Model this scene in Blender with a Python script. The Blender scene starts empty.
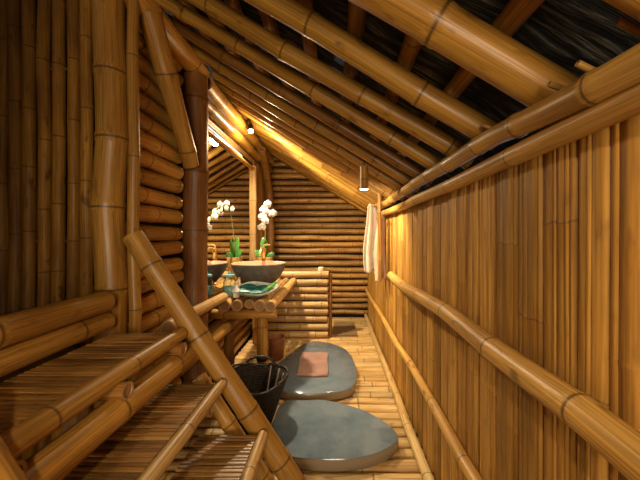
import bpy, math, random
from mathutils import Vector, Matrix

C = bpy.context.scene.collection
SC = bpy.context.scene

# ------------------------------------------------------------------ camera
cam_d = bpy.data.cameras.new('camera')
cam = bpy.data.objects.new('camera', cam_d)
C.objects.link(cam)
cam.location = (0, 0, 1.5)
cam.rotation_euler = (math.radians(90), 0, 0)
cam_d.sensor_width = 36
cam_d.lens = 36 * 300 / 640
cam_d.shift_x = -15 / 640
cam_d.shift_y = -4 / 640
cam_d.clip_start = 0.02
SC.camera = cam

# ------------------------------------------------------------------ world, exposure
world = bpy.data.worlds.new('world')
SC.world = world
world.use_nodes = True
bg = world.node_tree.nodes['Background']
bg.inputs[0].default_value = (0.86, 0.92, 1.0, 1)
bg.inputs[1].default_value = 1.0

vs = SC.view_settings
SC.display_settings.display_device = 'sRGB'
vs.view_transform = 'Standard'
vs.look = 'None'
vs.gamma = 1
vs.use_curve_mapping = False
vs.exposure = 0.45


def light(name, kind, loc, energy, color, target=None, size=0.1, spot=60, blend=0.5, parent=None):
    d = bpy.data.lights.new(name, kind)
    d.energy = energy
    d.color = color
    if kind == 'AREA':
        d.size = size
    elif kind in ('SPOT', 'POINT'):
        d.shadow_soft_size = size
    if kind == 'SPOT':
        d.spot_size = math.radians(spot)
        d.spot_blend = blend
    o = bpy.data.objects.new(name, d)
    C.objects.link(o)
    o.location = loc
    if target is not None:
        v = Vector(target) - Vector(loc)
        o.rotation_euler = v.to_track_quat('-Z', 'Y').to_euler()
    if parent is not None:
        o.parent = parent
        o.location = Vector(loc) - parent.location
    return o


# added warm fill light set in the unseen entrance behind the viewer
rear_fill = light('entrance_fill', 'AREA', (0.1, -2.1, 1.35), 62, (1.0, 0.82, 0.55), target=(0.1, 2.5, 1.2), size=1.0)

# ------------------------------------------------------------------ materials


def new_mat(name):
    m = bpy.data.materials.new(name)
    m.use_nodes = True
    nt = m.node_tree
    return m, nt, nt.nodes['Principled BSDF']


def nd(nt, kind, **kw):
    n = nt.nodes.new(kind)
    for k, v in kw.items():
        setattr(n, k, v)
    return n


def mix(nt, fac, a, b, blend='MIX'):
    n = nt.nodes.new('ShaderNodeMix')
    n.data_type = 'RGBA'
    n.blend_type = blend
    n.clamp_factor = True
    for sock, v in ((n.inputs[0], fac), (n.inputs[6], a), (n.inputs[7], b)):
        if isinstance(v, (int, float)):
            sock.default_value = v
        elif isinstance(v, tuple):
            sock.default_value = (*v[:3], 1)
        else:
            nt.links.new(v, sock)
    return n.outputs[2]


def ramp(nt, src, p0, p1, v0=0.0, v1=1.0):
    n = nt.nodes.new('ShaderNodeMapRange')
    n.clamp = True
    nt.links.new(src, n.inputs[0])
    n.inputs[1].default_value = p0
    n.inputs[2].default_value = p1
    n.inputs[3].default_value = v0
    n.inputs[4].default_value = v1
    return n.outputs[0]


def noise(nt, vec, scale, detail=2.0, rough=0.5):
    n = nt.nodes.new('ShaderNodeTexNoise')
    n.inputs['Scale'].default_value = scale
    n.inputs['Detail'].default_value = detail
    n.inputs['Roughness'].default_value = rough
    nt.links.new(vec, n.inputs['Vector'])
    return n.outputs[0]


def bamboo(name, c1, c2, rough=0.36, spots=0.5, streak=(1.08, 0.5), var=(0.68, 1.2), spec=0.36, fibf=160, cutc=(0.34, 0.18, 0.07)):
    """Bamboo skin: lengthwise fibres, blotches, dark joint rings, brown cut ends. The mesh carries
    'loc' (x, y across the pole, z along it) and 'info' (joint, cut, tint)."""
    m, nt, b = new_mat(name)
    L = nt.links
    loc = nd(nt, 'ShaderNodeAttribute', attribute_name='loc').outputs['Vector']
    info = nd(nt, 'ShaderNodeAttribute', attribute_name='info').outputs['Vector']
    sep = nd(nt, 'ShaderNodeSeparateXYZ')
    L.new(info, sep.inputs[0])
    joint, cut, pid = sep.outputs

    def scaled(s):
        n = nd(nt, 'ShaderNodeVectorMath', operation='MULTIPLY')
        L.new(loc, n.inputs[0])
        n.inputs[1].default_value = s
        off = nd(nt, 'ShaderNodeVectorMath', operation='SCALE')
        L.new(info, off.inputs[0])
        off.inputs[0].default_value = (0, 0, 1)
        comb = nd(nt, 'ShaderNodeCombineXYZ')
        for i in range(3):
            L.new(pid, comb.inputs[i])
        sc = nd(nt, 'ShaderNodeVectorMath', operation='SCALE')
        L.new(comb.outputs[0], sc.inputs[0])
        sc.inputs['Scale'].default_value = 37.0
        nt.nodes.remove(off)
        a = nd(nt, 'ShaderNodeVectorMath', operation='ADD')
        L.new(n.outputs[0], a.inputs[0])
        L.new(sc.outputs[0], a.inputs[1])
        return a.outputs[0]

    fib = noise(nt, scaled((fibf, fibf, 2.5)), 1.0, 3, 0.6)
    blot = noise(nt, scaled((9, 9, 2.2)), 1.0, 3, 0.55)
    spot = noise(nt, scaled((26, 26, 9)), 1.0, 2, 0.5)
    col = mix(nt, ramp(nt, blot, 0.33, 0.67), c1, c2)
    sv = ramp(nt, fib, 0.32, 0.68, streak[1], streak[0])
    cmb = nd(nt, 'ShaderNodeCombineXYZ')
    for i in range(3):
        L.new(sv, cmb.inputs[i])
    col = mix(nt, 1.0, col, cmb.outputs[0], 'MULTIPLY')
    pv = ramp(nt, pid, 0, 1, var[0], var[1])
    cmb2 = nd(nt, 'ShaderNodeCombineXYZ')
    for i in range(3):
        L.new(pv, cmb2.inputs[i])
    col = mix(nt, 1.0, col, cmb2.outputs[0], 'MULTIPLY')
    sp = ramp(nt, spot, 0.62, 0.72, 0, spots)
    col = mix(nt, sp, col, (c1[0] * 0.25, c1[1] * 0.2, c1[2] * 0.2))
    col = mix(nt, ramp(nt, joint, 0.25, 1.0, 0, 0.88), col, (0.035, 0.014, 0.004))
    col = mix(nt, ramp(nt, cut, 0.0, 0.5), col, cutc)
    col = mix(nt, ramp(nt, cut, 0.5, 1.0, 0, 0.9), col, (cutc[0] * 0.35, cutc[1] * 0.3, cutc[2] * 0.3))
    L.new(col, b.inputs['Base Color'])
    rr = ramp(nt, fib, 0.3, 0.7, rough + 0.12, rough - 0.06)
    L.new(rr, b.inputs['Roughness'])
    b.inputs['Specular IOR Level'].default_value = spec
    bp = nd(nt, 'ShaderNodeBump')
    bp.inputs['Strength'].default_value = 0.25
    bp.inputs['Distance'].default_value = 0.003
    L.new(fib, bp.inputs['Height'])
    L.new(bp.outputs[0], b.inputs['Normal'])
    return m


def plain(name, col, rough=0.5, metal=0.0, ns=None, nv=0.25, bump=0.0, col2=None):
    m, nt, b = new_mat(name)
    b.inputs['Roughness'].default_value = rough
    b.inputs['Metallic'].default_value = metal
    if ns is None:
        b.inputs['Base Color'].default_value = (*col, 1)
        return m
    tc = nd(nt, 'ShaderNodeTexCoord').outputs['Object']
    n = noise(nt, tc, ns, 4, 0.6)
    c2 = col2 if col2 else tuple(c * (1 - nv) for c in col)
    out = mix(nt, ramp(nt, n, 0.35, 0.65), col, c2)
    nt.links.new(out, b.inputs['Base Color'])
    if bump:
        bp = nd(nt, 'ShaderNodeBump')
        bp.inputs['Strength'].default_value = bump
        bp.inputs['Distance'].default_value = 0.005
        nt.links.new(n, bp.inputs['Height'])
        nt.links.new(bp.outputs[0], b.inputs['Normal'])
    return m


M = {}
M['gold'] = bamboo('golden_bamboo', (0.50, 0.25, 0.046), (0.39, 0.175, 0.028))
M['rafter'] = bamboo('rafter_bamboo', (0.52, 0.27, 0.045), (0.40, 0.185, 0.028), spots=0.7)
M['brown'] = bamboo('brown_bamboo', (0.33, 0.145, 0.027), (0.20, 0.08, 0.015), spots=0.8)
M['honey'] = bamboo('honey_bamboo', (0.60, 0.33, 0.075), (0.48, 0.235, 0.045), spots=0.7)
M['umber'] = bamboo('umber_bamboo', (0.40, 0.18, 0.022), (0.20, 0.08, 0.012), spots=0.95, rough=0.5, spec=0.22)
M['dark'] = bamboo('dark_bamboo', (0.31, 0.125, 0.03), (0.19, 0.07, 0.018), rough=0.42)
M['pale'] = bamboo('pale_bamboo', (0.60, 0.37, 0.135), (0.45, 0.24, 0.075), spots=0.5)
M['floor'] = bamboo('floor_bamboo', (0.70, 0.47, 0.18), (0.50, 0.28, 0.085), rough=0.42, spots=0.6)
M['slat'] = bamboo('slat_bamboo', (0.46, 0.23, 0.058), (0.26, 0.115, 0.026), rough=0.36, spots=0.6, var=(0.5, 1.3))
M['plank'] = bamboo('split_bamboo', (0.56, 0.285, 0.055), (0.40, 0.18, 0.030), rough=0.50, spec=0.25, spots=0.35, fibf=105,
                    streak=(1.1, 0.52), var=(0.66, 1.2))
M['backwall'] = bamboo('back_wall_bamboo', (0.56, 0.30, 0.072), (0.38, 0.175, 0.04), spots=0.8, var=(0.65, 1.25))
M['backing'] = plain('dark_backing', (0.035, 0.016, 0.007), 0.9)
M['iron'] = plain('blackened_iron', (0.03, 0.028, 0.026), 0.45, 0.8)
M['bolt'] = plain('bolt_metal', (0.55, 0.5, 0.42), 0.35, 0.9)


def stone_mat():
    m, nt, b = new_mat('polished_grey_stone')
    tc = nd(nt, 'ShaderNodeTexCoord').outputs['Object']
    n1 = noise(nt, tc, 5, 5, 0.6)
    n2 = noise(nt, tc, 60, 3, 0.6)
    c = mix(nt, ramp(nt, n1, 0.35, 0.65), (0.085, 0.118, 0.145), (0.135, 0.168, 0.19))
    c = mix(nt, ramp(nt, n2, 0.62, 0.72, 0, 0.5), c, (0.06, 0.065, 0.07))
    geo = nd(nt, 'ShaderNodeNewGeometry')
    sp = nd(nt, 'ShaderNodeSeparateXYZ')
    nt.links.new(geo.outputs['Normal'], sp.inputs[0])
    c = mix(nt, ramp(nt, sp.outputs[2], 0.35, 0.7), (0.20, 0.155, 0.10), c)
    nt.links.new(c, b.inputs['Base Color'])
    nt.links.new(ramp(nt, n1, 0.3, 0.7, 0.08, 0.18), b.inputs['Roughness'])
    bp = nd(nt, 'ShaderNodeBump')
    bp.inputs['Strength'].default_value = 0.12
    bp.inputs['Distance'].default_value = 0.003
    nt.links.new(n2, bp.inputs['Height'])
    nt.links.new(bp.outputs[0], b.inputs['Normal'])
    return m


M['stone'] = stone_mat()


def thatch_mat():
    m, nt, b = new_mat('dry_leaf_thatch')
    tc = nd(nt, 'ShaderNodeTexCoord').outputs['Object']
    mp = nd(nt, 'ShaderNodeMapping')
    mp.inputs['Scale'].default_value = (3, 45, 3)
    mp.inputs['Rotation'].default_value = (0, 0, 0.25)
    nt.links.new(tc, mp.inputs[0])
    n1 = noise(nt, mp.outputs[0], 1.0, 4, 0.7)
    n2 = noise(nt, tc, 5, 2, 0.5)
    c = mix(nt, ramp(nt, n1, 0.50, 0.72), (0.008, 0.009, 0.008), (0.26, 0.25, 0.20))
    c = mix(nt, ramp(nt, n2, 0.45, 0.6, 0, 0.8), c, (0.008, 0.010, 0.010))
    nt.links.new(c, b.inputs['Base Color'])
    b.inputs['Roughness'].default_value = 0.85
    bp = nd(nt, 'ShaderNodeBump')
    bp.inputs['Strength'].default_value = 0.8
    bp.inputs['Distance'].default_value = 0.02
    nt.links.new(n1, bp.inputs['Height'])
    nt.links.new(bp.outputs[0], b.inputs['Normal'])
    return m


M['thatch'] = thatch_mat()


def cloth_mat(name, c, c2):
    m, nt, b = new_mat(name)
    tc = nd(nt, 'ShaderNodeTexCoord').outputs['Object']
    n = noise(nt, tc, 220, 2, 0.6)
    n2 = noise(nt, tc, 8, 3, 0.5)
    col = mix(nt, ramp(nt, n2, 0.35, 0.65), c, c2)
    nt.links.new(col, b.inputs['Base Color'])
    b.inputs['Roughness'].default_value = 0.9
    b.inputs['Sheen Weight'].default_value = 0.3
    bp = nd(nt, 'ShaderNodeBump')
    bp.inputs['Strength'].default_value = 0.5
    bp.inputs['Distance'].default_value = 0.003
    nt.links.new(n, bp.inputs['Height'])
    nt.links.new(bp.outputs[0], b.inputs['Normal'])
    return m


M['towel'] = cloth_mat('cream_terry', (0.60, 0.48, 0.35), (0.50, 0.39, 0.27))
M['towel2'] = cloth_mat('peach_terry', (0.58, 0.37, 0.22), (0.48, 0.29, 0.16))
M['mat'] = cloth_mat('rust_pink_terry', (0.31, 0.155, 0.105), (0.23, 0.11, 0.075))


def weave_mat():
    m, nt, b = new_mat('dark_woven_fibre')
    tc = nd(nt, 'ShaderNodeTexCoord').outputs['Object']
    w = nd(nt, 'ShaderNodeTexWave')
    w.wave_type = 'BANDS'
    w.bands_direction = 'Z'
    w.inputs['Scale'].default_value = 26
    w.inputs['Distortion'].default_value = 2.0
    w.inputs['Detail'].default_value = 2
    nt.links.new(tc, w.inputs[0])
    n = noise(nt, tc, 30, 3, 0.6)
    c = mix(nt, ramp(nt, n, 0.35, 0.65), (0.016, 0.011, 0.008), (0.040, 0.026, 0.017))
    nt.links.new(c, b.inputs['Base Color'])
    b.inputs['Roughness'].default_value = 0.65
    b.inputs['Specular IOR Level'].default_value = 0.2
    bp = nd(nt, 'ShaderNodeBump')
    bp.inputs['Strength'].default_value = 0.7
    bp.inputs['Distance'].default_value = 0.006
    nt.links.new(w.outputs['Fac'], bp.inputs['Height'])
    nt.links.new(bp.outputs[0], b.inputs['Normal'])
    return m


M['weave'] = weave_mat()
M['glint_strip'] = plain('pale_glint', (0.36, 0.30, 0.24), 0.6)  # colour of the light glints painted inside the basket
M['basin_out'] = plain('basin_rough_stone', (0.115, 0.09, 0.07), 0.55, ns=20, nv=0.5, bump=0.3)
M['basin_in'] = plain('basin_terracotta_glaze', (0.62, 0.36, 0.22), 0.3, ns=9, nv=0.2)
M['terra'] = plain('reddish_wood', (0.30, 0.105, 0.04), 0.5, ns=12, nv=0.35)
M['rattan'] = plain('rattan', (0.48, 0.25, 0.07), 0.5, ns=25, nv=0.5, bump=0.4)
M['leaf'] = plain('orchid_leaf', (0.06, 0.20, 0.03), 0.35, ns=8, nv=0.4)
M['petal'] = plain('white_petal', (0.62, 0.60, 0.57), 0.5)
M['lip'] = plain('yellow_lip', (0.75, 0.52, 0.12), 0.5)
M['stem'] = plain('flower_stem', (0.16, 0.19, 0.06), 0.5)
M['soil'] = plain('potting_bark', (0.05, 0.03, 0.02), 0.9)
M['brass'] = plain('aged_gold', (0.72, 0.46, 0.17), 0.28, 0.75)
M['ceramic'] = plain('white_ceramic', (0.80, 0.76, 0.68), 0.25)
M['glaze'] = plain('pale_green_glaze', (0.50, 0.52, 0.44), 0.3, ns=14, nv=0.45)
M['cream'] = plain('cream_block', (0.80, 0.66, 0.42), 0.6)
M['teal'] = plain('teal_leaf', (0.015, 0.13, 0.12), 0.4, ns=30, nv=0.5)
M['green'] = plain('fresh_green_leaf', (0.10, 0.30, 0.04), 0.4, ns=30, nv=0.4)
M['aqua'] = plain('aqua_wrapping', (0.25, 0.52, 0.52), 0.35, ns=18, nv=0.5)
M['wood'] = plain('brown_wood', (0.22, 0.11, 0.045), 0.5, ns=10, nv=0.4)
M['doormat'] = plain('woven_doormat', (0.28, 0.17, 0.07), 0.8, ns=40, nv=0.5, bump=0.5)


def mirror_mat():
    m, nt, b = new_mat('mirror_glass')
    b.inputs['Base Color'].default_value = (0.88, 0.88, 0.86, 1)
    b.inputs['Metallic'].default_value = 1
    b.inputs['Roughness'].default_value = 0.01
    return m


M['mirror'] = mirror_mat()


def glass_mat():
    m, nt, b = new_mat('clear_glass')
    b.inputs['Base Color'].default_value = (0.9, 0.97, 0.95, 1)
    b.inputs['Roughness'].default_value = 0.03
    b.inputs['Transmission Weight'].default_value = 1
    b.inputs['IOR'].default_value = 1.3
    return m


M['glass'] = glass_mat()


def glow_mat(name, col, s):
    m, nt, b = new_mat(name)
    b.inputs['Base Color'].default_value = (*col, 1)
    b.inputs['Emission Color'].default_value = (*col, 1)
    b.inputs['Emission Strength'].default_value = s
    return m


M['glow_warm'] = glow_mat('warm_lamp_glow', (1.0, 0.80, 0.5), 14)
M['glow_white'] = glow_mat('white_lamp_glow', (1.0, 0.93, 0.8), 16)

# ------------------------------------------------------------------ mesh builder


class MB:
    def __init__(self):
        self.v, self.f, self.loc, self.info, self.mi = [], [], [], [], []

    def add(self, p, loc=(0, 0, 0), info=(0, 0, 0)):
        self.v.append(tuple(p))
        self.loc.append(tuple(loc))
        self.info.append(tuple(info))
        return len(self.v) - 1

    def face(self, *ids, m=0):
        self.f.append(ids)
        self.mi.append(m)

    def build(self, name, mat, parent=None, smooth=True, angle=40):
        mats = mat if isinstance(mat, (list, tuple)) else [mat]
        xs, ys, zs = zip(*self.v)
        o0 = Vector(((min(xs) + max(xs)) / 2, (min(ys) + max(ys)) / 2, min(zs)))
        me = bpy.data.meshes.new(name)
        me.from_pydata([(x - o0.x, y - o0.y, z - o0.z) for x, y, z in self.v], [], self.f)
        for nm, data in (('loc', self.loc), ('info', self.info)):
            a = me.attributes.new(nm, 'FLOAT_VECTOR', 'POINT')
            a.data.foreach_set('vector', [c for t in data for c in t])
        for mt in mats:
            me.materials.append(mt)
        if len(mats) > 1:
            me.polygons.foreach_set('material_index', self.mi)
        me.update()
        if smooth:
            me.shade_smooth()
            try:
                me.set_sharp_from_angle(angle=math.radians(angle))
            except Exception:
                pass
        ob = bpy.data.objects.new(name, me)
        C.objects.link(ob)
        ob.location = o0
        if parent is not None:
            ob.parent = parent
            pl = Vector(parent.location)
            if parent.parent is not None:
                pl = pl + Vector(parent.parent.location)
            ob.location = o0 - pl
        return ob

    # ---- shapes
    def pole(self, p0, p1, r, r2=None, inter=0.34, seg=14, bend=0.004, rnd=None, caps=(1, 1), bulge=0.07,
             via=None, flat=1.0, hollow=True, tint=None, ring=1.0):
        rnd = rnd or random
        pts = [Vector(p0)] + [Vector(q) for q in (via or [])] + [Vector(p1)]
        r2 = r if r2 is None else r2
        pid = rnd.random() if tint is None else tint
        cum = [0.0]
        for a, b in zip(pts, pts[1:]):
            cum.append(cum[-1] + (b - a).length)
        L = cum[-1]

        def at(s):
            s = max(0, min(L, s))
            for i in range(len(pts) - 1):
                if s <= cum[i + 1] or i == len(pts) - 2:
                    t = (s - cum[i]) / max(1e-9, cum[i + 1] - cum[i])
                    return pts[i].lerp(pts[i + 1], t)
        nodes = []
        s = rnd.uniform(0.25, 0.9) * inter
        while s < L - 0.03:
            nodes.append(s)
            s += inter * rnd.uniform(0.8, 1.2)
        st = [(0.0, 1.0, 0.0)]
        e = min(0.012, r * 0.22)
        prev = 0.0
        for n in nodes:
            if n - prev > 0.08:
                st.append(((n + prev) / 2, 0.985, 0.0))
            st += [(n - 2.6 * e, 1.0, 0.0), (n - e, 1 + bulge * 0.75, 0.05), (n - 0.1 * e, 1 + bulge * .35, ring),
                   (n + 0.9 * e, 1 + bulge, 0.15), (n + 2.8 * e, 1.0, 0.0)]
            prev = n
        if L - prev > 0.08:
            st.append(((L + prev) / 2, 0.985, 0.0))
        st.append((L, 1.0, 0.0))
        st = [q for q in st if 0 <= q[0] <= L]
        st.sort(key=lambda q: q[0])
        ax0 = (pts[1] - pts[0]).normalized()
        up = Vector((0, 0, 1)) if abs(ax0.z) < 0.8 else Vector((0, 1, 0))
        # gentle kinks at the joints
        kin = [(0.0, Vector((0, 0, 0)))] + [(n, Vector((rnd.gauss(0, bend), rnd.gauss(0, bend), rnd.gauss(0, bend)))) for n in nodes] + [(L, Vector((0, 0, 0)))]

        def kink(s):
            for (a, va), (b, vb) in zip(kin, kin[1:]):
                if s <= b:
                    return va.lerp(vb, (s - a) / max(1e-9, b - a))
            return kin[-1][1]
        rings = []
        ph = rnd.uniform(0, 6.28)
        frames = []
        for s, k, j in st:
            c = at(s) + kink(s)
            d = (at(s + 0.06) - at(s - 0.06)).normalized()
            x = up.cross(d).normalized()
            y = d.cross(x)
            rr = (r + (r2 - r) * s / L) * k
            frames.append((c, d, x, y, rr, s))
            ids = []
            for i in range(seg):
                a = 2 * math.pi * i / seg
                ca, sa = math.cos(a), math.sin(a)
                ids.append(self.add(c + x * (ca * rr) + y * (sa * rr * flat),
                                    (math.cos(a + ph) * rr, math.sin(a + ph) * rr, s), (j, 0, pid)))
            rings.append(ids)
        for A, B in zip(rings, rings[1:]):
            for i in range(seg):
                k = (i + 1) % seg
                self.face(A[i], A[k], B[k], B[i])
        for end, want in ((0, caps[0]), (-1, caps[1])):
            if not want:
                continue
            c, d, x, y, rr, s = frames[end]
            inn = d if end == 0 else -d
            spec = [(1.0, 0, 0.4), (0.74, 0, 0.5), (0.70, 0.025 if hollow else 0.004, 1.0 if hollow else 0.72)]
            cr = []
            for k, dep, cut in spec:
                ids = []
                for i in range(seg):
                    a = 2 * math.pi * i / seg
                    ca, sa = math.cos(a), math.sin(a)
                    ids.append(self.add(c + inn * dep + x * (ca * rr * k) + y * (sa * rr * flat * k),
                                        (ca * rr * k, sa * rr * k, s), (0, cut, pid)))
                cr.append(ids)
            cen = self.add(c + inn * (0.026 if hollow else 0.004), (0, 0, s), (0, 0.85 if hollow else 0.66, pid))

            def q(*ids):
                self.face(*(ids if end == 0 else ids[::-1]))
            for A, B in zip(cr, cr[1:]):
                for i in range(seg):
                    k = (i + 1) % seg
                    q(A[i], B[i], B[k], A[k])
            for i in range(seg):
                k = (i + 1) % seg
                q(cr[-1][i], cen, cr[-1][k])
        return self

    def box(self, a, b, info=(0, 0, 0), m=0):
        (x0, y0, z0), (x1, y1, z1) = a, b
        co = [(x0, y0, z0), (x1, y0, z0), (x1, y1, z0), (x0, y1, z0), (x0, y0, z1), (x1, y0, z1), (x1, y1, z1), (x0, y1, z1)]
        i = [self.add(p, p, info) for p in co]
        for q in ((3, 2, 1, 0), (4, 5, 6, 7), (0, 1, 5, 4), (1, 2, 6, 5), (2, 3, 7, 6), (3, 0, 4, 7)):
            self.face(*[i[k] for k in q], m=m)
        return self

    def tube(self, pts, rs, seg=10, m=0, cap=True):
        pts = [Vector(p) for p in pts]
        if not isinstance(rs, (list, tuple)):
            rs = [rs] * len(pts)
        rings = []
        xprev = None
        for k, p in enumerate(pts):
            d = (pts[min(k + 1, len(pts) - 1)] - pts[max(k - 1, 0)]).normalized()
            if xprev is None:
                ref = Vector((0, 0, 1)) if abs(d.z) < 0.8 else Vector((0, 1, 0))
                x = ref.cross(d).normalized()
            else:
                x = (xprev - d * xprev.dot(d)).normalized()
            xprev = x
            y = d.cross(x)
            rings.append([self.add(p + x * (math.cos(2 * math.pi * i / seg) * rs[k]) + y * (math.sin(2 * math.pi * i / seg) * rs[k]),
                                   (0, 0, k)) for i in range(seg)])
        for A, B in zip(rings, rings[1:]):
            for i in range(seg):
                k = (i + 1) % seg
                self.face(A[i], A[k], B[k], B[i], m=m)
        if cap:
            self.face(*rings[0][::-1], m=m)
            self.face(*rings[-1], m=m)
        return self

    def lathe(self, c, prof, seg=28, m=0, wob=None, close=False):
        cx, cy, cz = c
        rings = []
        for (r, z) in prof:
            rings.append([self.add((cx + math.cos(2 * math.pi * i / seg) * r * (wob(i, z) if wob else 1),
                                    cy + math.sin(2 * math.pi * i / seg) * r * (wob(i, z) if wob else 1), cz + z)) for i in range(seg)])
        for A, B in zip(rings, rings[1:]):
            for i in range(seg):
                k = (i + 1) % seg
                self.face(A[i], A[k], B[k], B[i], m=m)
        if close:
            self.face(*rings[0][::-1], m=m)
            self.face(*rings[-1], m=m)
        return self

    def plank(self, origin, across, up, out, w, h, rnd, thick=0.014, tint=None, warp=0.004):
        """One flattened length of bamboo: split by lengthwise cracks, crossed by broken joint lines."""
        O, A, U, N = Vector(origin), Vector(across), Vector(up), Vector(out)
        pid = rnd.random() if tint is None else tint
        us = [0.0]
        edges = [(0.0, 0.4, 0.6)]
        u = 0.0
        cracks = []
        while True:
            u += rnd.choice([rnd.uniform(0.012, 0.03), rnd.uniform(0.03, 0.07)])
            if u > w - 0.010:
                break
            cracks.append(u)
        cols = [(0.0, -thick * .6, 0.45)]
        cols.append((0.003, -0.001, 0.05))
        prev = 0.003
        for c in cracks:
            dep = rnd.choice([0.001, 0.001, 0.0015, 0.0015, 0.003, 0.0045])
            dk = {0.001: 0.22, 0.0015: 0.30, 0.003: 0.42, 0.0045: 0.6}[dep]
            cols.append(((prev + c) / 2, 0.002, 0.0))
            cols += [(c - 0.0016, 0.0, 0.0), (c, -dep, dk), (c + 0.0016, 0.0, 0.0)]
            prev = c
        cols.append(((prev + w) / 2, 0.002, 0.0))
        cols += [(w - 0.003, -0.001, 0.05), (w, -thick * .6, 0.45)]
        rows = [(0.0, 0.0)]
        z = rnd.uniform(0.1, 0.9)
        jl = []
        while z < h - 0.05:
            jl.append(z)
            z += rnd.uniform(0.5, 1.1)
        for z in jl:
            rows += [(z - 0.006, 0.0), (z, rnd.uniform(0.35, 0.8)), (z + 0.005, 0.12), (z + 0.012, 0.0)]
        rows.append((h, 0.0))
        ph = rnd.uniform(0, 6)
        tilt = rnd.uniform(-0.006, 0.006)
        lift = rnd.uniform(-warp, warp)
        grid = []
        for (z, j) in rows:
            row = []
            for (uu, d, dk) in cols:
                jit = 0.0 if j == 0 else 0.004 * math.sin(uu * 90 + ph)
                bow = 0.004 * (1 - (2 * uu / w - 1) ** 2)
                p = O + A * (uu + tilt * math.sin(z * 2 + ph)) + U * (z + jit) + N * (d + bow + lift + (0.0015 if j > 0.2 else 0))
                row.append(self.add(p, (uu, ph, z), (max(j, dk), 0, pid)))
            grid.append(row)
        for R, S in zip(grid, grid[1:]):
            for i in range(len(cols) - 1):
                self.face(R[i], R[i + 1], S[i + 1], S[i])
        # sides and back give it its thickness
        bk = []
        for (uu, z) in ((0, 0), (w, 0), (w, h), (0, h)):
            bk.append(self.add(O + A * uu + U * z - N * thick, (uu, 0, z), (0.6, 0, pid)))
        self.face(bk[3], bk[2], bk[1], bk[0])
        a, b, c, d = grid[0][0], grid[0][-1], grid[-1][-1], grid[-1][0]
        self.face(a, bk[0], bk[1], b)
        self.face(c, bk[2], bk[3], d)
        self.face(b, bk[1], bk[2], c)
        self.face(d, bk[3], bk[0], a)
        return self


def tag(o, label, cat, group=None, kind=None):
    o['label'] = label
    o['category'] = cat
    if group:
        o['group'] = group
    if kind:
        o['kind'] = kind
    return o


def thing(name, label, cat, loc=(0, 0, 0), group=None, kind=None):
    o = bpy.data.objects.new(name, None)
    o.empty_display_size = 0.1
    C.objects.link(o)
    o.location = loc
    return tag(o, label, cat, group, kind)


ORD = ['first', 'second', 'third', 'fourth', 'fifth', 'sixth', 'seventh', 'eighth', 'ninth', 'tenth', 'eleventh', 'twelfth',
       'thirteenth', 'fourteenth', 'fifteenth', 'sixteenth', 'seventeenth', 'eighteenth', 'nineteenth', 'twentieth']

XR = 0.62            # inner face of the right wall
XL = -1.30           # axis of the poles of the left wall
YB = 5.66            # axis of the poles of the back wall
SL = 0.62            # roof slope


def roof_z(x):       # axis height of the rafters
    return 1.93 + SL * (0.60 - x)


# ------------------------------------------------------------------ floor
R = random.Random(5)
fl = MB()
fl.box((-2.6, -2.2, -0.16), (0.75, 5.8, -0.10)).build('floor', M['backing'])
floor = bpy.data.objects['floor']
tag(floor, 'floor of pale bamboo poles laid crosswise', 'floor', kind='structure')
y = 0.55
while y < 5.62:
    r = R.uniform(0.05, 0.057)
    MB().pole((-1.24, y, -r * 0.8), (XR, y + R.uniform(-.006, .006), -r * 0.8), r, r * R.uniform(.9, 1.05), rnd=R, inter=0.42,
              seg=12, bend=0.003, flat=0.8).build('pole', M['floor'], floor)
    y += 2 * r + R.uniform(0.001, 0.006)

# ------------------------------------------------------------------ right wall
R = random.Random(21)
wr = MB().box((XR + 0.015, -2.3, -0.1), (XR + 0.05, 5.75, 1.77)).build('wall_right', M['backing'])
tag(wr, 'long right wall of upright split bamboo planks', 'wall', kind='structure')
y = -1.0
while y < 5.6:
    w = R.uniform(0.075, 0.15) if y > 0.2 else 0.16
    w = min(w, 5.64 - y)
    MB().plank((XR, y + w, 0.0), (0, -1, 0), (0, 0, 1), (-1, 0, 0), w, 1.76, R).build('plank', M['plank'], wr, angle=60)
    y += w + R.uniform(0.001, 0.004)

gd = MB().box((-20, -20, -1.2), (20, 20, -0.7)).build('ground', M['backing'], smooth=False)
tag(gd, 'dark ground outside the hut', 'ground', kind='structure')

# ------------------------------------------------------------------ room end behind the viewer
wq = MB()
wq.box((-2.66, -2.3, -0.1), (-0.45, -2.24, 3.7)).box((0.65, -2.3, -0.1), (0.8, -2.24, 3.7)).box((-0.45, -2.3, 2.05), (0.65, -2.24, 3.7))
tag(wq.build('wall_rear', M['wood'], smooth=False), 'rear wall with open doorway', 'wall', kind='structure')
wq = MB().box((-2.66, -2.3, -0.1), (-2.60, 1.9, 3.9)).build('wall_side', M['wood'], smooth=False)
tag(wq, 'side wall beyond the stair platform', 'wall', kind='structure')

wq = MB().box((-1.03, -2.24, -0.1), (-0.97, 0.05, 2.7)).build('wall_light_block', M['wood'], smooth=False)  # added out of view to shade the landing and upright pole wall
tag(wq, 'added unseen partition keeping entrance light off the stair landing', 'wall', kind='structure')

# ------------------------------------------------------------------ back wall
R = random.Random(8)
wb = MB().box((-1.45, YB + 0.05, -0.1), (0.75, YB + 0.08, 3.2)).build('wall_back', M['backing'])
tag(wb, 'far gable wall of stacked horizontal bamboo poles', 'wall', kind='structure')
z = 0.06
while z < 3.0:
    r = R.uniform(0.044, 0.052)
    xr = min(0.66, 0.60 - (z - 1.95) / SL + 0.05)
    if xr > -1.1:
        MB().pole((-1.28, YB + R.uniform(-.008, .008), z), (xr, YB + R.uniform(-.008, .008), z + R.uniform(-.01, .01)), r, r * R.uniform(.9, 1.05),
                  rnd=R, inter=0.38, seg=12, bend=0.004).build('pole', M['backwall'], wb)
    z += 2 * r + R.uniform(0.012, 0.028)

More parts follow.
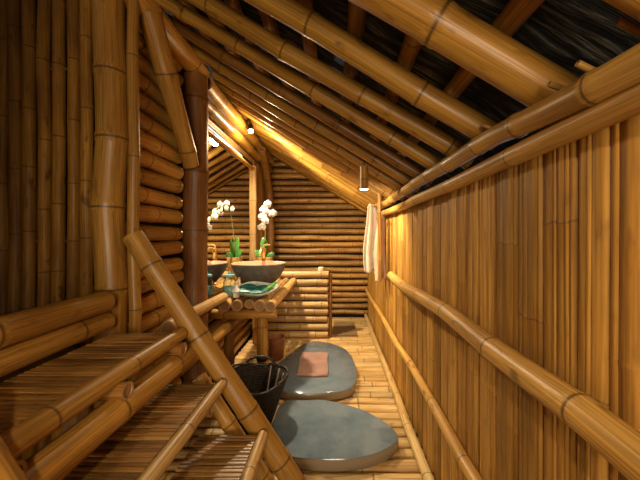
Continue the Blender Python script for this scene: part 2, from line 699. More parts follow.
# ------------------------------------------------------------------ left wall (poles running away from the viewer)
R = random.Random(11)
wl = MB()
wl.box((XL - 0.09, 1.86, -0.1), (XL - 0.07, 5.7, 2.46))
wl.box((XL - 0.09, 1.86, 2.86), (XL - 0.07, 5.7, 3.24))
wl.box((XL - 0.09, 1.86, 2.46), (XL - 0.07, 2.86, 2.86))
wl.box((XL - 0.09, 4.5, 2.46), (XL - 0.07, 5.7, 2.86))
wl = wl.build('wall_left', M['backing'])
tag(wl, 'left wall of horizontal bamboo poles with bolted ends', 'wall', kind='structure')
z = 0.06
k = 0
while z < 2.98:
    r = R.uniform(0.054, 0.060)
    e = 2.465 + R.uniform(-.02, .01)
    MB().pole((XL, 1.84 + R.uniform(-.02, .02), z), (XL + R.uniform(-.006, .006), e, z + R.uniform(-.012, .012)), r, r * R.uniform(.92, 1.05),
              rnd=R, inter=0.45, seg=14, bend=0.004, hollow=False).build('pole', M['honey'], wl)
    if not (2.46 < z < 2.82):
        MB().pole((XL, 2.70, z), (XL, YB - 0.08, z), r, r * 0.95, rnd=R, inter=0.4, seg=12, bend=0.004).build('pole', M['backwall'], wl)
    z += 2 * r + R.uniform(0.004, 0.014)
    k += 1
rod = MB()
for zz in [0.9 + 0.127 * i for i in range(12)]:
    rod.lathe((XL + 0.05, 2.452, zz), [(0.0, -.006), (0.007, -.006), (0.007, .006), (0.0, .006)], seg=8)
rod.build('bolt', M['bolt'], wl)

# plank panelling between mirror and back corner
R = random.Random(14)
y = 4.42
pn = MB()
pn.plank((-1.24, 2.70, 2.59), (0, 0, 1), (0, 1, 0), (1, 0, 0), 0.10, 2.85, R)
pn.build('fascia', M['pale'], wl, angle=60)
pn = MB()
while y < 5.5:
    w = R.uniform(0.10, 0.15)
    pn.plank((XL + 0.10, y, 0.0), (0, 1, 0), (0, 0, 1), (1, 0, 0), w, 2.62, R)
    y += w + 0.003
pn.build('panel', M['brown'], wl, angle=60)

# ------------------------------------------------------------------ upright pole wall on the left (facing the viewer)
R = random.Random(31)
wf = MB().box((-2.6, 1.87, -0.1), (-1.27, 1.90, 3.6)).build('wall_front', M['backing'])
tag(wf, 'wall of upright bamboo poles behind the stair landing', 'wall', kind='structure')
for i, px in enumerate((-25, -11, 2.5, 16, 30, 44, 58.5, 73, 87.5)):
    x = (px - 335) * 1.79 / 300
    MB().pole((x, 1.79, 0.0), (x + R.uniform(-.01, .01), 1.79, 3.35), 0.0345, 0.032, rnd=R, inter=0.40, seg=14, bend=0.003).build('pole', M['umber'], wf)
bl = MB()
for zz in (2.505, 1.47):
    bl.tube([(-2.5, 1.805, zz), (-1.29, 1.805, zz)], 0.007, seg=8)
bl.build('threaded_rod', M['bolt'], wf)

tag(MB().pole((-1.278, 1.70, 0.0), (-1.278, 1.70, 3.0), 0.078, 0.080, rnd=random.Random(3), inter=0.46, seg=24, bend=0.01).build('corner_post', M['gold']),
    'thick upright bamboo post at the end of the upright pole wall', 'post')
tag(MB().pole((-1.168, 1.745, 0.0), (-1.172, 1.745, 2.88), 0.033, 0.030, rnd=random.Random(4), inter=0.5, seg=14).build('slim_post', M['gold']),
    'slim upright bamboo pole right beside the thick corner post', 'post')
tag(MB().pole((-1.205, 2.585, 0.0), (-1.20, 2.585, 2.87), 0.104, 0.098, rnd=random.Random(9), inter=0.62, seg=24, bend=0.003).build('main_post', M['dark']),
    'dark reddish bamboo post standing between pole wall and mirror', 'post')

# ------------------------------------------------------------------ roof
rb = MB().pole((-1.20, 0.1, 2.915), (-1.195, 2.66, 2.945), 0.090, 0.086, rnd=random.Random(2), inter=0.5, seg=20)
tag(rb.build('ridge_beam', M['gold']), 'heavy bamboo ridge beam resting on the dark post', 'beam')
rb = MB().pole((-1.17, 2.70, 2.88), (-1.17, 5.5, 2.87), 0.075, 0.068, rnd=random.Random(6), inter=0.45, seg=18)
tag(rb.build('ridge_beam', M['rafter']), 'bamboo ridge beam carrying the small spotlight', 'beam')
rb = MB().pole((-1.19, 2.70, 2.71), (-1.19, 5.5, 2.70), 0.06, 0.055, rnd=random.Random(7), inter=0.45, seg=16)
tag(rb.build('wall_plate', M['rafter']), 'bamboo wall plate just below the spotlight beam', 'beam')
br = MB().pole((-1.165, 1.875, 2.90), (-1.165, 2.43, 2.07), 0.072, 0.06, rnd=random.Random(12), inter=0.5, seg=18)
tag(br.build('brace', M['gold']), 'slanting bamboo brace from ridge beam down to the dark post', 'brace')
br = MB().pole((-1.10, 4.50, 2.80), (-1.10, 5.15, 0.0), 0.062, 0.055, rnd=random.Random(13), via=[(-1.10, 4.75, 2.58), (-1.10, 4.98, 2.30), (-1.10, 5.10, 1.8)], inter=0.3, seg=16)
tag(br.build('bent_post', M['brown']), 'bent bamboo post in the far left corner behind the orchid', 'post')

R = random.Random(17)
ys = [0.53, 0.865, 1.215, 1.52, 1.80, 2.10, 2.38, 2.66, 2.94, 3.20, 3.46, 3.72, 3.98, 4.24, 4.50, 4.76, 5.02, 5.28, 5.52]
rad = [.05, .060, .049, .047, .045, .042, .047, .048, .046, .048, .046, .048, .046, .048, .047, .048, .046, .048, .047]
for i, yy in enumerate(ys):
    x0, x1 = 0.67 + R.uniform(-.02, .02), (-1.20 if yy < 2.45 or yy > 2.75 else -1.085)
    m = M['rafter'] if i not in (5,) else M['brown']
    o = MB().pole((x0, yy, roof_z(x0)), (x1, yy + 0.05 + R.uniform(-.02, .02), roof_z(x1)), rad[i], rad[i] * .93, rnd=R, inter=0.48,
                  seg=18 if i < 8 else 12, bend=0.006).build('rafter', m)
    tag(o, ('dark knotty ' if i == 5 else '') + 'bamboo rafter, %s of the roof slope counted from the front' % ORD[i], 'rafter', 'bamboo rafters of the roof slope')

R = random.Random(19)
for i, x in enumerate([0.49, 0.29, 0.08, -0.13, -0.34, -0.55, -0.76, -0.97, -1.16]):
    zz = roof_z(x) + 0.104
    o = MB().pole((x, -0.5, zz), (x + R.uniform(-.01, .01), 5.6, zz), 0.036, 0.034, rnd=R, inter=0.4, seg=12, bend=0.005).build('batten', M['gold'])
    tag(o, 'slim bamboo batten over the rafters, %s one up from the eaves' % ORD[i], 'batten', 'roof battens')

# thatch, with a few small gaps where the sky shows through
holes = {(8, 54)}
th = MB()
nx, ny = 30, 110
xa, xb, ya, yb = 1.15, -2.7, -2.4, 5.75
R = random.Random(23)
gr = []
for i in range(nx + 1):
    row = []
    for j in range(ny + 1):
        x = xa + (xb - xa) * i / nx
        yy = ya + (yb - ya) * j / ny
        row.append(th.add((x, yy, roof_z(x) + 0.168 + R.uniform(-.012, .018))))
    gr.append(row)
for i in range(nx):
    for j in range(ny):
        if (i, j) in holes:
            continue
        th.face(gr[i][j], gr[i][j + 1], gr[i + 1][j + 1], gr[i + 1][j])
ceil = th.build('ceiling', M['thatch'], smooth=False)
tag(ceil, 'dark leaf thatch roof above the battens', 'ceiling', kind='structure')
sm = ceil.modifiers.new('thick', 'SOLIDIFY')
sm.thickness = 0.05
sm.offset = 1

# eave rails
tag(MB().pole((0.548, -0.6, 1.79), (0.548, 4.6, 1.86), 0.034, 0.034, via=[(0.545, 0.3, 1.80), (0.545, 0.72, 1.818), (0.545, 1.05, 1.848)], rnd=random.Random(41), inter=0.27, seg=18, bulge=0.12, bend=0.005).build('eave_rail', M['honey']),
    'knotted bamboo eave pole, upper of two along the right wall top', 'rail')
tag(MB().pole((0.572, -0.6, 1.757), (0.572, 5.55, 1.762), 0.031, 0.034, rnd=random.Random(42), inter=0.5, seg=18, bend=0.004).build('wall_top_rail', M['honey']),
    'bamboo pole capping the plank wall, lower of the two eave poles', 'rail')
R = random.Random(44)
for i, (a, b) in enumerate([((0.615, 0.60, 1.905), (0.568, 0.60, 1.93)), ((0.585, 0.66, 1.853), (0.533, 0.66, 1.880)),
                            ((0.60, 0.765, 1.868), (0.545, 0.765, 1.888)), ((0.61, 1.125, 1.895), (0.555, 1.125, 1.916))]):
    o = MB().pole(a, b, 0.0085, 0.0075, rnd=R, seg=10, hollow=False).build('peg', M['honey'])
    tag(o, 'short bamboo peg sticking out over the eave pole, %s from the front' % ORD[i], 'peg', 'pegs along the eave pole')

# rails on the right wall
tag(MB().pole((0.535, 0.15, 1.10), (0.535, 2.86, 1.125), 0.041, 0.038, rnd=random.Random(52), inter=0.37, seg=20, bend=0.011, bulge=0.05).build('handrail', M['honey']),
    'thick bamboo handrail along the middle of the plank wall', 'handrail')
tag(MB().pole((0.565, 0.7, 0.515), (0.575, 5.50, 0.515), 0.029, 0.026, rnd=random.Random(54), inter=0.45, seg=16, bend=0.0035).build('lower_rail', M['honey']),
    'slim bamboo rail low on the plank wall below the handrail', 'rail')
tag(MB().pole((0.56, 0.6, 0.036), (0.57, 5.55, 0.034), 0.034, 0.032, rnd=random.Random(53), inter=0.42, seg=16, bend=0.003).build('baseboard_right', M['floor']),
    'bamboo pole lying along the foot of the plank wall', 'baseboard', kind='structure')

# ------------------------------------------------------------------ low partition
R = random.Random(61)
kp = MB().box((-1.16, 4.475, 0.0), (-0.11, 4.485, 0.93)).build('wall_partition', M['backing'])
tag(kp, 'low partition of horizontal bamboo poles behind the washstand', 'wall', kind='structure')
z = 0.057
for i in range(9):
    r = R.uniform(0.050, 0.056)
    MB().pole((-1.17, 4.42, z), (-0.105 + R.uniform(-.01, .01), 4.42, z), r, r * .96, rnd=R, inter=0.36, seg=14, bend=0.003, hollow=False).build('pole', M['pale'], kp)
    z += 2 * r + 0.004
MB().pole((-0.072, 4.44, 0.0), (-0.072, 4.44, 0.95), 0.027, rnd=R, seg=12).build('end_post', M['brown'], kp)
cb = MB()
cb.lathe((-0.21, 4.42, 0.973), [(0.0, 0), (0.036, 0.0), (0.04, 0.006), (0.04, 0.066), (0.035, 0.07), (0.0, 0.07)], seg=20)
tag(cb.build('candle', M['cream']), 'small cream candle on top of the low partition', 'candle')

# ------------------------------------------------------------------ stairs
YS0, YS1 = 0.55, 1.60
R = random.Random(71)
st = thing('stair', 'steep open bamboo staircase with slatted treads climbing to the left', 'stair', (-0.6, 1.6, 0))


def stringer(y, dx=0.0, r=0.06, top=True):
    a = Vector((-0.155 + dx, y, 0.0))
    b = Vector((-1.135 + dx * .9, y, 1.50)) if top else Vector((-0.605 + dx, y, 0.70))
    return MB().pole(a, b, r, r * .95, rnd=R, inter=0.42, seg=20, bend=0.004)


stringer(1.685, r=0.060).build('stringer', M['gold'], st)
stringer(1.70, dx=-0.165, r=0.042, top=False).build('inner_stringer', M['gold'], st)
stringer(0.66, r=0.058).build('stringer', M['gold'], st)


def tread(xa, xb, z, rn, x_over=0.0):
    """Slats laid across from xa (nose) to xb (back); rounded nosing pole along the front edge."""
    m = MB()
    y = YS0 + (0.12 if z > .9 else 0)
    while y < YS1 - 0.01:
        w = R.uniform(0.019, 0.025)
        m.pole((xa - 0.012, y, z + R.uniform(-.002, .002)), (xb, y, z + R.uniform(-.002, .002)), w / 2, rnd=R, inter=0.3, seg=8, bend=0.001, flat=0.55,
               hollow=False, bulge=0.04, ring=0.8)
        y += w + 0.001
    m.build('tread', M['slat'], st)
    MB().pole((xa + rn * .5, 0.40, z - (0.03 if z > .9 else 0.012)), (xa + rn * .5, YS1 + 0.02, z - 0.012), rn, rn * .93, rnd=R, inter=0.42, seg=18, bend=0.003).build('nosing', M['pale'] if z < .9 else M['gold'], st)


tread(-0.85, -1.165, 0.985, 0.038)
tread(-0.625, -0.93, 0.715, 0.030)
tread(-0.405, -0.72, 0.435, 0.030)
tread(-0.185, -0.50, 0.155, 0.030)
MB().pole((-0.80, 0.40, 0.845), (-0.815, 1.66, 0.845), 0.056, 0.052, rnd=R, inter=0.40, seg=18).build('riser_beam', M['gold'], st)
for yy in (0.72, 1.12, 1.535):
    MB().pole((-0.772, yy, 0.922), (-1.16, yy, 0.922), 0.033, rnd=R, seg=14, hollow=False).build('joist', M['brown'], st)
for (xx, zz) in ((-0.60, 0.655), (-0.385, 0.375)):
    for yy in (0.8, 1.45):
        MB().pole((xx, yy, zz), (xx - 0.30, yy, zz), 0.028, rnd=R, seg=12, hollow=False).build('joist', M['brown'], st)

tag(MB().pole((-1.225, 0.2, 1.16), (-1.225, 1.595, 1.152), 0.060, 0.056, rnd=random.Random(81), inter=0.55, seg=20).build('landing_rail', M['gold']),
    'thick bamboo rail beside the landing, upper of the two', 'rail')
tag(MB().pole((-1.222, 0.2, 1.042), (-1.222, 1.60, 1.045), 0.056, 0.050, rnd=random.Random(84), inter=0.5, seg=20).build('landing_rail', M['gold']),
    'thick bamboo rail beside the landing, lower of the two', 'rail')
lp = MB().box((-2.55, 0.1, 0.84), (-1.29, 1.62, 0.9)).build('platform', M['wood'])
tag(lp, 'wooden platform left of the landing rails', 'platform')
for xx in (-2.5, -1.36):
    for yy in (0.15, 1.5):
        MB().box((xx, yy, 0), (xx + .07, yy + .07, .84)).build('leg', M['wood'], lp)

# ------------------------------------------------------------------ stone slabs


def spline_outline(pts, n=14):
    out = []
    N = len(pts)
    for i in range(N):
        p0, p1, p2, p3 = [Vector((*pts[(i + k - 1) % N], 0)) for k in range(4)]
        for t in range(n):
            t /= n
            out.append(0.5 * ((2 * p1) + (-p0 + p2) * t + (2 * p0 - 5 * p1 + 4 * p2 - p3) * t * t + (-p0 + 3 * p1 - 3 * p2 + p3) * t ** 3))
    return out


def slab(name, pts, h, label):
    o = spline_outline(pts)
    cx = sum(p.x for p in o) / len(o)
    cy = sum(p.y for p in o) / len(o)
    m = MB()
    lay = [(0.97, 0.0), (1.0, 0.012), (1.0, h - 0.016), (0.994, h - 0.006), (0.982, h), (0.5, h)]
    rings = [[m.add((cx + (p.x - cx) * k, cy + (p.y - cy) * k, z)) for p in o] for k, z in lay]
    for A, B in zip(rings, rings[1:]):
        for i in range(len(o)):
            j = (i + 1) % len(o)
            m.face(A[i], A[j], B[j], B[i])
    m.face(*rings[0][::-1])
    m.face(*rings[-1])
    ob = m.build(name, M['stone'], angle=50)
    tag(ob, label, 'stone slab', 'grey stone slabs on the floor')
    return ob


HF, HB = 0.085, 0.085
slab('stone_slab', [(-0.437, 2.573), (-0.25, 2.59), (-0.069, 2.588), (0.213, 2.454), (0.393, 2.27), (0.448, 2.133), (0.401, 2.041), (0.26, 1.947), (0.082, 1.904), (-0.14, 1.904), (-0.317, 1.938), (-0.44, 2.08), (-0.475, 2.35)], HF,
     'polished grey stone slab nearest the stair foot, bare on top')
slab('stone_slab', [(-0.66, 3.12), (-0.605, 3.423), (-0.42, 3.93), (-0.20, 4.04), (0.114, 3.79), (0.223, 3.343), (0.208, 2.969), (0.12, 2.775), (-0.135, 2.704), (-0.34, 2.70), (-0.58, 2.83)], HB,
     'polished grey stone slab under the folded rust pink bath mat')


def cloth_sheet(fn, nu, nv, th):
    m = MB()
    g = [[m.add(fn(u / nu, v / nv)) for v in range(nv + 1)] for u in range(nu + 1)]
    for u in range(nu):
        for v in range(nv):
            m.face(g[u][v], g[u + 1][v], g[u + 1][v + 1], g[u][v + 1])
    return m


R = random.Random(91)


def matfn(u, v):
    a = Vector((-0.395, 3.02, 0)).lerp(Vector((-0.075, 3.00, 0)), u)
    b = Vector((-0.405, 3.62, 0)).lerp(Vector((-0.075, 3.60, 0)), u)
    p = a.lerp(b, v)
    ed = min(u, 1 - u, v, 1 - v)
    p.z = HB + 0.022 + 0.006 * math.sin(u * 9 + v * 5) * math.sin(v * 11) - (0.012 if ed < 0.02 else 0)
    p.x += 0.008 * math.sin(v * 7)
    p.y += 0.008 * math.sin(u * 8)
    return p


o = cloth_sheet(matfn, 24, 40, .01).build('bath_mat', M['mat'])
tag(o, 'rust pink folded bath mat lying on the rear stone slab', 'bath mat')
s = o.modifiers.new('s', 'SOLIDIFY')
s.thickness = 0.018
s.offset = -1

dm = MB()
for i in range(16):
    y0 = 4.50 + i * 0.043
    dm.box((-0.02 - 0.06 * (1 - i / 16) + 0.02, y0, 0.004), (0.33, y0 + 0.034, 0.022))
for xx in (0.0, 0.15, 0.29):
    dm.box((xx, 4.505, 0.0), (xx + .02, 5.18, 0.006))
tag(dm.build('doormat', M['doormat'], smooth=False), 'brown slatted mat on the floor beside the low partition', 'mat')

# ------------------------------------------------------------------ washstand
ws = thing('washstand', 'bamboo pole washstand carrying the basin under the mirror', 'washstand', (-0.9, 2.9, 0))
R = random.Random(101)
for x, r, y0 in ((-1.035, .056, 2.80), (-0.920, .053, 2.80), (-0.812, .044, 2.83), (-0.708, .053, 2.80), (-0.600, .050, 2.76)):
    MB().pole((x, y0, 0.90 - r), (x, 4.34, 0.90 - r), r, r * .97, rnd=R, inter=0.42, seg=18, bend=0.003, hollow=False).build('counter_pole', M['pale'], ws)
MB().pole((-1.05, 1.88, 0.925), (-1.05, 2.83, 0.925), 0.045, 0.043, rnd=R, inter=0.42, seg=18, bend=0.003, hollow=False).build('counter_pole', M['pale'], ws)
MB().pole((-1.20, 2.93, 0.742), (-0.575, 2.93, 0.742), 0.046, rnd=R, inter=0.5, seg=16).build('beam', M['gold'], ws)
MB().pole((-1.20, 4.2, 0.742), (-0.575, 4.2, 0.742), 0.046, rnd=R, inter=0.5, seg=16).build('beam', M['gold'], ws)
MB().pole((-1.04, 1.95, 0.62), (-1.04, 4.1, 0.62), 0.05, rnd=R, inter=0.5, seg=16).build('side_beam', M['gold'], ws)
for xx, yy in ((-0.715, 2.95), (-1.10, 4.2)):
    MB().pole((xx, yy, 0.0), (xx, yy, 0.70), 0.052, 0.050, rnd=R, inter=0.4, seg=18).build('leg', M['gold'], ws)
MB().pole((-1.04, 2.95, 0.0), (-1.04, 2.95, 0.57), 0.052, 0.050, rnd=R, inter=0.4, seg=18).build('leg', M['brown'], ws)
lb = MB()
lb.lathe((-0.715, 2.95, 0.30), [(0.052, -.02), (0.058, -.012), (0.058, .012), (0.052, .02)], seg=18)
lb.build('binding', M['iron'], ws)

# basin
bs = MB()
outer = [(0.0, 0.0), (0.09, 0.0), (0.115, 0.03), (0.165, 0.075), (0.225, 0.14), (0.272, 0.215), (0.298, 0.290), (0.293, 0.300)]
inner = [(0.293, 0.300), (0.276, 0.298), (0.258, 0.245), (0.21, 0.16), (0.15, 0.10), (0.08, 0.072), (0.0, 0.07)]
Wb = lambda i, z: 1 + 0.012 * math.sin(i * 0.7 + z * 9)
bs.lathe((-0.845, 3.33, 0.902), outer, seg=40, wob=Wb)
o = bs.build('basin', M['basin_out'])
tag(o, 'dark stone vessel basin with terracotta coloured inside on the washstand', 'basin')
bi = MB()
bi.lathe((-0.845, 3.33, 0.902), inner, seg=40, wob=Wb)
bi.build('bowl_lining', M['basin_in'], o)
dr = MB()
dr.lathe((-0.845, 3.33, 0.973), [(0.03, 0), (0.03, .006), (0.0, .006)], seg=16)
dr.build('drain', M['iron'], o)

# tap
tp = thing('tap', 'golden swan neck tap standing behind the basin', 'tap', (-0.875, 3.68, 0.9))
m = MB()
m.lathe((-0.875, 3.68, 0.9), [(0.0, 0), (0.042, 0), (0.042, .02), (0.026, .03), (0.024, .40), (0.030, .41), (0.030, .45), (0.0, .455)], seg=18)
m.build('body', M['brass'], tp)
m = MB()
m.tube([(-0.875, 3.68, 1.30), (-0.872, 3.62, 1.345), (-0.866, 3.54, 1.355), (-0.86, 3.47, 1.33), (-0.858, 3.44, 1.275)], [.018, .018, .017, .017, .017], seg=12)
m.build('spout', M['brass'], tp)
m = MB()
m.tube([(-0.875, 3.68, 1.35), (-0.875, 3.68, 1.385), (-0.83, 3.67, 1.395), (-0.79, 3.66, 1.39)], [.014, .012, .010, .008], seg=10)
m.build('handle', M['brass'], tp)

# leaf platter with leaves
pl = MB()
n = 40
prof = [(0.0, 0.0), (0.35, 0.0), (0.42, 0.004), (0.75, 0.045), (1.0, 0.082), (0.985, 0.090), (0.74, 0.056), (0.40, 0.020), (0.0, 0.016)]
rings = []
for k, z in prof:
    row = []
    for i in range(n):
        a = 2 * math.pi * i / n
        kk = max(0, k - .4) / .6
        row.append(pl.add((-0.785 + math.cos(a) * 0.215 * k * (1 + 0.08 * math.cos(2 * a)), 2.965 + math.sin(a) * 0.14 * k,
                           0.900 + z + kk * (0.040 * math.sin(a) + 0.012 * math.cos(3 * a) + 0.012 * math.cos(a)))))
    rings.append(row)
for A, B in zip(rings, rings[1:]):
    for i in range(n):
        j = (i + 1) % n
        pl.face(A[i], A[j], B[j], B[i])
o = pl.build('platter', M['glaze'])
tag(o, 'pale leaf shaped platter holding teal leaves at the front of the washstand', 'platter')


def leaf_mesh(mb, base, tip, w, nrm, droop=0.0, n=8, fold=0.15, m=0):
    base, tip, nrm = Vector(base), Vector(tip), Vector(nrm).normalized()
    d = tip - base
    side = d.cross(nrm).normalized()
    rows = []
    for i in range(n + 1):
        t = i / n
        c = base + d * t - Vector((0, 0, 1)) * (droop * t * t)
        ww = w * (math.sin(math.pi * min(1, t * 0.92 + 0.06)) ** 0.75)
        if i == n:
            ww = 0.001
        rows.append([mb.add(c - side * ww + nrm * (fold * ww)), mb.add(c), mb.add(c + side * ww + nrm * (fold * ww))])
    for A, B in zip(rows, rows[1:]):
        for k in range(2):
            mb.face(A[k], A[k + 1], B[k + 1], B[k], m=m)
    return mb


def thicken(o, t):
    s = o.modifiers.new('s', 'SOLIDIFY')
    s.thickness = t
    return o


for bx, by, bz, tx, ty, tz, w in ((-0.97, 2.93, .965, -0.80, 2.95, .955, .035), (-0.96, 3.02, .985, -0.80, 3.06, .995, .04), (-0.86, 2.93, .945, -0.70, 2.91, .955, .03),
                                 (-0.84, 3.00, .955, -0.68, 3.04, .995, .038), (-0.76, 2.96, .950, -0.64, 2.94, .975, .03), (-0.90, 2.96, .955, -0.78, 3.00, .965, .04)):
    lv = leaf_mesh(MB(), (bx, by, bz), (tx, ty, tz), w, (0, -0.55, 1))
    thicken(lv.build('leaf', M['teal'], o), .002)
for bx, by, tx, ty, tz in ((-0.67, 2.95, -0.585, 2.92, 1.035), (-0.66, 3.0, -0.575, 3.0, 1.05), (-0.68, 2.91, -0.61, 2.88, 1.02)):
    lv = leaf_mesh(MB(), (bx, by, 0.965), (tx, ty, tz), 0.025, (0, -0.7, 1))
    thicken(lv.build('garnish', M['green'], o), .002)

# glass jar and soap bottle left of the basin
jr = thing('glass_jar', 'clear glass jar with aqua wrapping left of the platter', 'jar', (-1.06, 3.02, 0.9))
m = MB()
m.lathe((-1.06, 3.02, 0.902), [(0.0, 0), (0.055, 0), (0.062, .01), (0.062, .14), (0.045, .165), (0.045, .19), (0.041, .19), (0.041, .165), (0.057, .138), (0.057, .012), (0.0, .008)], seg=24)
m.build('body', M['glass'], jr)
m = MB()
m.lathe((-1.06, 3.02, 0.912), [(0.0, 0), (0.053, 0), (0.054, .07), (0.05, .085), (0.0, .09)], seg=24)
m.build('wrapping', M['aqua'], jr)
m = MB()
m.lathe((-1.06, 3.02, 1.092), [(0.0, 0), (0.05, 0), (0.052, .006), (0.05, .02), (0.012, .026), (0.014, .045), (0.0, .05)], seg=24)
m.build('lid', M['aqua'], jr)
for (x, y, hh, rr, lab, col) in ((-0.965, 2.93, 0.125, 0.03, 'small white ceramic bottle between glass jar and platter', 'ceramic'),
                                 (-0.985, 3.08, 0.155, 0.026, 'small cream bottle against the left side of the basin', 'cream')):
    m = MB()
    m.lathe((x, y, 0.902), [(0.0, 0), (rr * .9, 0), (rr, .008), (rr, hh * .62), (rr * .45, hh * .8), (rr * .42, hh), (0.0, hh)], seg=20)
    o = m.build('bottle', M[col])
    tag(o, lab, 'bottle')
    m = MB()
    m.lathe((x, y, 0.902 + hh), [(0.0, 0), (rr * .5, 0), (rr * .5, .02), (0, .022)], seg=14)
    m.build('cap', M['brass'], o)

# orchid
orc = thing('potted_orchid', 'white moth orchid in a woven pot behind the tap', 'orchid', (-0.97, 4.13, 0.9))
OX, OY = -0.97, 4.13
m = MB()
m.lathe((OX, OY, 0.902), [(0.0, 0), (0.075, 0), (0.085, .02), (0.10, .22), (0.108, .30), (0.105, .31), (0.095, .30), (0.09, .27)], seg=28)
m.build('pot', M['rattan'], orc)
m = MB()
m.lathe((OX, OY, 1.17), [(0.092, 0), (0.05, .012), (0.0, .015)], seg=20)
m.build('bark', M['soil'], orc)
for (tx, ty, tz, w) in ((0.03, -0.08, 0.31, .045), (-0.03, 0.05, 0.34, .05), (-0.12, -0.05, 0.16, .05), (0.13, 0.03, 0.12, .045), (0.02, -0.16, 0.13, .045)):
    m = leaf_mesh(MB(), (OX + tx * .1, OY + ty * .1, 1.17), (OX + tx, OY + ty, 1.17 + tz), w, (-ty + .3, -0.6, 0.4), droop=0.02)
    thicken(m.build('leaf', M['leaf'], orc), .003)
spine = [(OX, OY, 1.18), (OX + .01, OY - .01, 1.5), (OX + .03, OY - .05, 1.76), (OX + .06, OY - .16, 1.88), (OX + .09, OY - .32, 1.88), (OX + .11, OY - .48, 1.78), (OX + .12, OY - .60, 1.64)]
m = MB()
m.tube(spine, [.006, .006, .005, .005, .004, .004, .003], seg=8)
m.build('stem', M['stem'], orc)


def flower(c, face, s, rnd):
    c, f = Vector(c), Vector(face).normalized()
    ref = Vector((0, 0, 1))
    x = ref.cross(f).normalized()
    y = f.cross(x)
    m = MB()
    for ang, ln, w in ((90, 1.0, .42), (210, 1.0, .40), (330, 1.0, .40), (10, 1.05, .62), (170, 1.05, .62)):
        a = math.radians(ang + rnd.uniform(-6, 6))
        tip = c + (x * math.cos(a) + y * math.sin(a)) * (s * ln) - f * (0.12 * s)
        leaf_mesh(m, c, tip, s * w, f, n=6, fold=0.12)
    return m


R = random.Random(111)
fl_pts = [(OX + .02, OY - .06, 1.86), (OX + .07, OY - .12, 1.93), (OX + .05, OY - .20, 1.86), (OX + .10, OY - .27, 1.90), (OX + .06, OY - .34, 1.82),
          (OX + .12, OY - .41, 1.80), (OX + .09, OY - .48, 1.73), (OX + .14, OY - .54, 1.68), (OX + .11, OY - .60, 1.60), (OX + .16, OY - .30, 1.78), (OX + .15, OY - .16, 1.80)]
for p in fl_pts:
    f = flower(p, (R.uniform(0.1, .9), R.uniform(-1, -.5), R.uniform(-.3, .2)), R.uniform(.046, .058), R)
    fo = thicken(f.build('flower', M['petal'], orc), .002)
    lm = MB()
    lm.lathe((p[0] + .006, p[1] - 0.012, p[2] - .010), [(0, 0), (.008, .004), (.010, .010), (.006, .018), (0, .02)], seg=8)
    lm.build('lip', M['lip'], fo)

# mirror
mr = MB().box((-1.20, 2.72, 0.93), (-1.175, 4.26, 2.44))
mo = mr.build('mirror', M['mirror'], smooth=False)
tag(mo, 'large wall mirror with bamboo frame above the washstand', 'mirror')
R = random.Random(121)
MB().pole((-1.165, 4.30, 0.90), (-1.165, 4.30, 2.50), 0.040, rnd=R, inter=0.4, seg=14).build('frame', M['pale'], mo)
MB().pole((-1.165, 2.70, 2.46), (-1.165, 4.34, 2.46), 0.026, rnd=R, inter=0.4, seg=14).build('frame', M['gold'], mo)
MB().pole((-1.215, 2.71, 0.91), (-1.215, 4.27, 0.91), 0.02, rnd=R, inter=0.4, seg=12).build('frame', M['gold'], mo)

# waste bin
m = MB()
m.lathe((-0.725, 3.70, 0.0), [(0.0, 0), (0.085, 0), (0.09, .01), (0.1, .25), (0.103, .262), (0.095, .262), (0.092, .25), (0.08, .02), (0, .015)], seg=28)
tag(m.build('waste_bin', M['terra']), 'reddish brown bin standing behind the washstand leg', 'bin')

# basket
bk = thing('basket', 'dark woven tapered basket behind the stair foot', 'basket', (-0.64, 2.33, 0))
m = MB()
Wk = lambda i, z: 1 + (0.035 * math.sin(i * 2 * math.pi / 40 * 3) + 0.02 * math.sin(i * 2 * math.pi / 40 * 5 + 1)) * min(1, z / .4)
m.lathe((-0.64, 2.33, 0.0), [(0.0, 0.003), (0.12, 0.003), (0.135, .012), (0.165, .10), (0.205, .22), (0.252, .36), (0.265, .40), (0.257, .405), (0.247, .395), (0.198, .22), (0.155, .10), (0.125, .025), (0, .02)], seg=40, wob=Wk)
m.build('body', M['weave'], bk)
m = MB()
pts = [(-0.64 + math.cos(2 * math.pi * i / 40) * .263 * Wk(i, .4), 2.33 + math.sin(2 * math.pi * i / 40) * .263 * Wk(i, .4), .405 + .012 * math.sin(i * .5)) for i in range(41)]
m.tube(pts, 0.011, seg=8, cap=False)
m.build('rim', M['weave'], bk)
m = MB()
pts = [(-0.64 + .13 * math.cos(a), 2.33 + .235 + .015 * math.sin(a), .38 + .085 * math.sin(a)) for a in [math.pi * i / 14 for i in range(15)]]
m.tube(pts, 0.011, seg=8)
m.build('handle', M['weave'], bk)
for a in (1.15, 0.72, 0.30):  # light glints on the inner wall, modelled as pale strips
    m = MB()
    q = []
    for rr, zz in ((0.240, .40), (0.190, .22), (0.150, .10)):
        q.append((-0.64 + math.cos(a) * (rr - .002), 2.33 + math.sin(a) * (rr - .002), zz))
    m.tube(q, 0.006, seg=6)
    m.build('glint_strip', M['glint_strip'], bk)

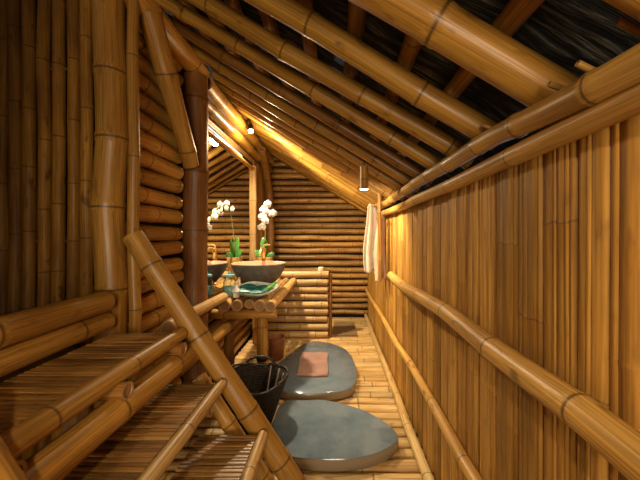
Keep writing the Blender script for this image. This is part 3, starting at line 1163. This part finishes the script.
# ------------------------------------------------------------------ towels and their pole
hp = thing('towel_post', 'slim bamboo towel post hung from the roof beside the plank wall', 'towel post', (0.50, 3.27, 1.0))
R = random.Random(131)
MB().pole((0.488, 3.27, 1.0), (0.488, 3.27, 1.97), 0.021, rnd=R, inter=0.3, seg=14).build('pole', M['gold'], hp)
MB().pole((0.485, 3.27, 1.855), (0.455, 3.85, 1.875), 0.013, rnd=R, inter=0.3, seg=12).build('arm', M['gold'], hp)
MB().pole((0.505, 3.25, 1.70), (0.495, 3.56, 1.72), 0.012, rnd=R, inter=0.3, seg=12).build('arm', M['gold'], hp)


def hanging(cx, cy, ztop, drop, wx, wy, ph, nf, pinch):
    def fn(u, v):
        a = (u - .5)
        sp = pinch + (1 - pinch) * min(1, v * 1.6) ** .6
        x = cx + a * wx * sp + 0.010 * math.sin(v * 6 + ph)
        yy = cy + wy * math.sin(a * nf * math.pi * 2 + ph) * (0.4 + .6 * v) * .5 + a * 0.10
        z = ztop - drop * v - 0.02 * abs(a) * (1 - v) - (0.02 * math.sin(u * 5 + ph)) * v
        return (x, yy, z)
    return cloth_sheet(fn, 40, 30, .01)


o = hanging(0.445, 3.66, 1.89, 0.82, 0.19, 0.09, .4, 2.0, .5).build('towel', M['towel'])
thicken(o, .012)
tag(o, 'cream towel hanging higher and further back on the towel post', 'towel', 'towels on the towel post')
o = hanging(0.52, 3.42, 1.735, 0.74, 0.15, 0.08, 1.6, 2.2, .5).build('towel', M['towel2'])
thicken(o, .012)
tag(o, 'peach towel hanging lower and nearer on the towel post', 'towel', 'towels on the towel post')

# ------------------------------------------------------------------ lamps
def tube_lamp(x, y, z, energy, label, target, seed):
    R = random.Random(seed)
    t = thing('tube_lamp', label, 'lamp', (x, y, z), 'bamboo tube lamps')
    MB().pole((x, y, z + 0.015), (x, y, z + 0.21), 0.036, rnd=R, seg=20, inter=0.3, caps=(0, 1)).build('lamp_tube', M['gold'], t)
    m = MB()
    m.lathe((x, y, z + 0.012), [(0.0, 0.0), (0.034, 0.0), (0.034, .012), (0.0, .012)], seg=20)
    m.build('bulb', M['glow_warm'], t)
    m = MB()
    m.tube([(x, y, z + 0.2), (x, y, roof_z(x) + .02)], 0.004, seg=6)
    m.build('cord', M['iron'], t)
    light('tube_lamp_light', 'SPOT', (x, y, z + 0.005), energy, (1.0, 0.82, 0.55), target=target, size=0.035, spot=160, blend=0.7, parent=t)


tube_lamp(0.252, 2.60, 1.89, 58, 'bamboo tube downlight under the rafters above the towels', (0.14, 4.2, 0.0), 141)
tube_lamp(-0.15, -0.55, 2.12, 60, 'added unseen bamboo tube lamp lighting the foreground from behind the viewer', (-0.05, 0.1, 0.0), 142)  # extra lamp, invented to light handrail, steps and right wall from above

sl = thing('spotlight', 'small black spotlight clipped on the bamboo ridge beam', 'spotlight', (-1.08, 3.74, 2.80))
m = MB()
m.tube([(-1.10, 3.74, 2.93), (-1.075, 3.73, 2.95), (-1.05, 3.72, 2.92), (-1.045, 3.72, 2.86)], 0.008, seg=8)
m.build('bracket', M['iron'], sl)
m = MB()
m.tube([(-1.045, 3.72, 2.88), (-1.04, 3.70, 2.84), (-1.03, 3.67, 2.785)], [.022, .034, .038], seg=16)
m.build('housing', M['iron'], sl)
m = MB()
m.tube([(-1.0305, 3.672, 2.788), (-1.028, 3.665, 2.775)], [.032, .030], seg=16)
m.build('bulb', M['glow_white'], sl)
light('spotlight_light', 'SPOT', (-1.00, 3.62, 2.72), 330, (1.0, 0.84, 0.58), target=(-0.1, 3.75, 1.25), size=0.05, spot=140, blend=1.0, parent=sl)
light('spotlight_spill', 'POINT', (-0.94, 3.52, 2.62), 17, (1.0, 0.76, 0.42), size=0.06, parent=sl)
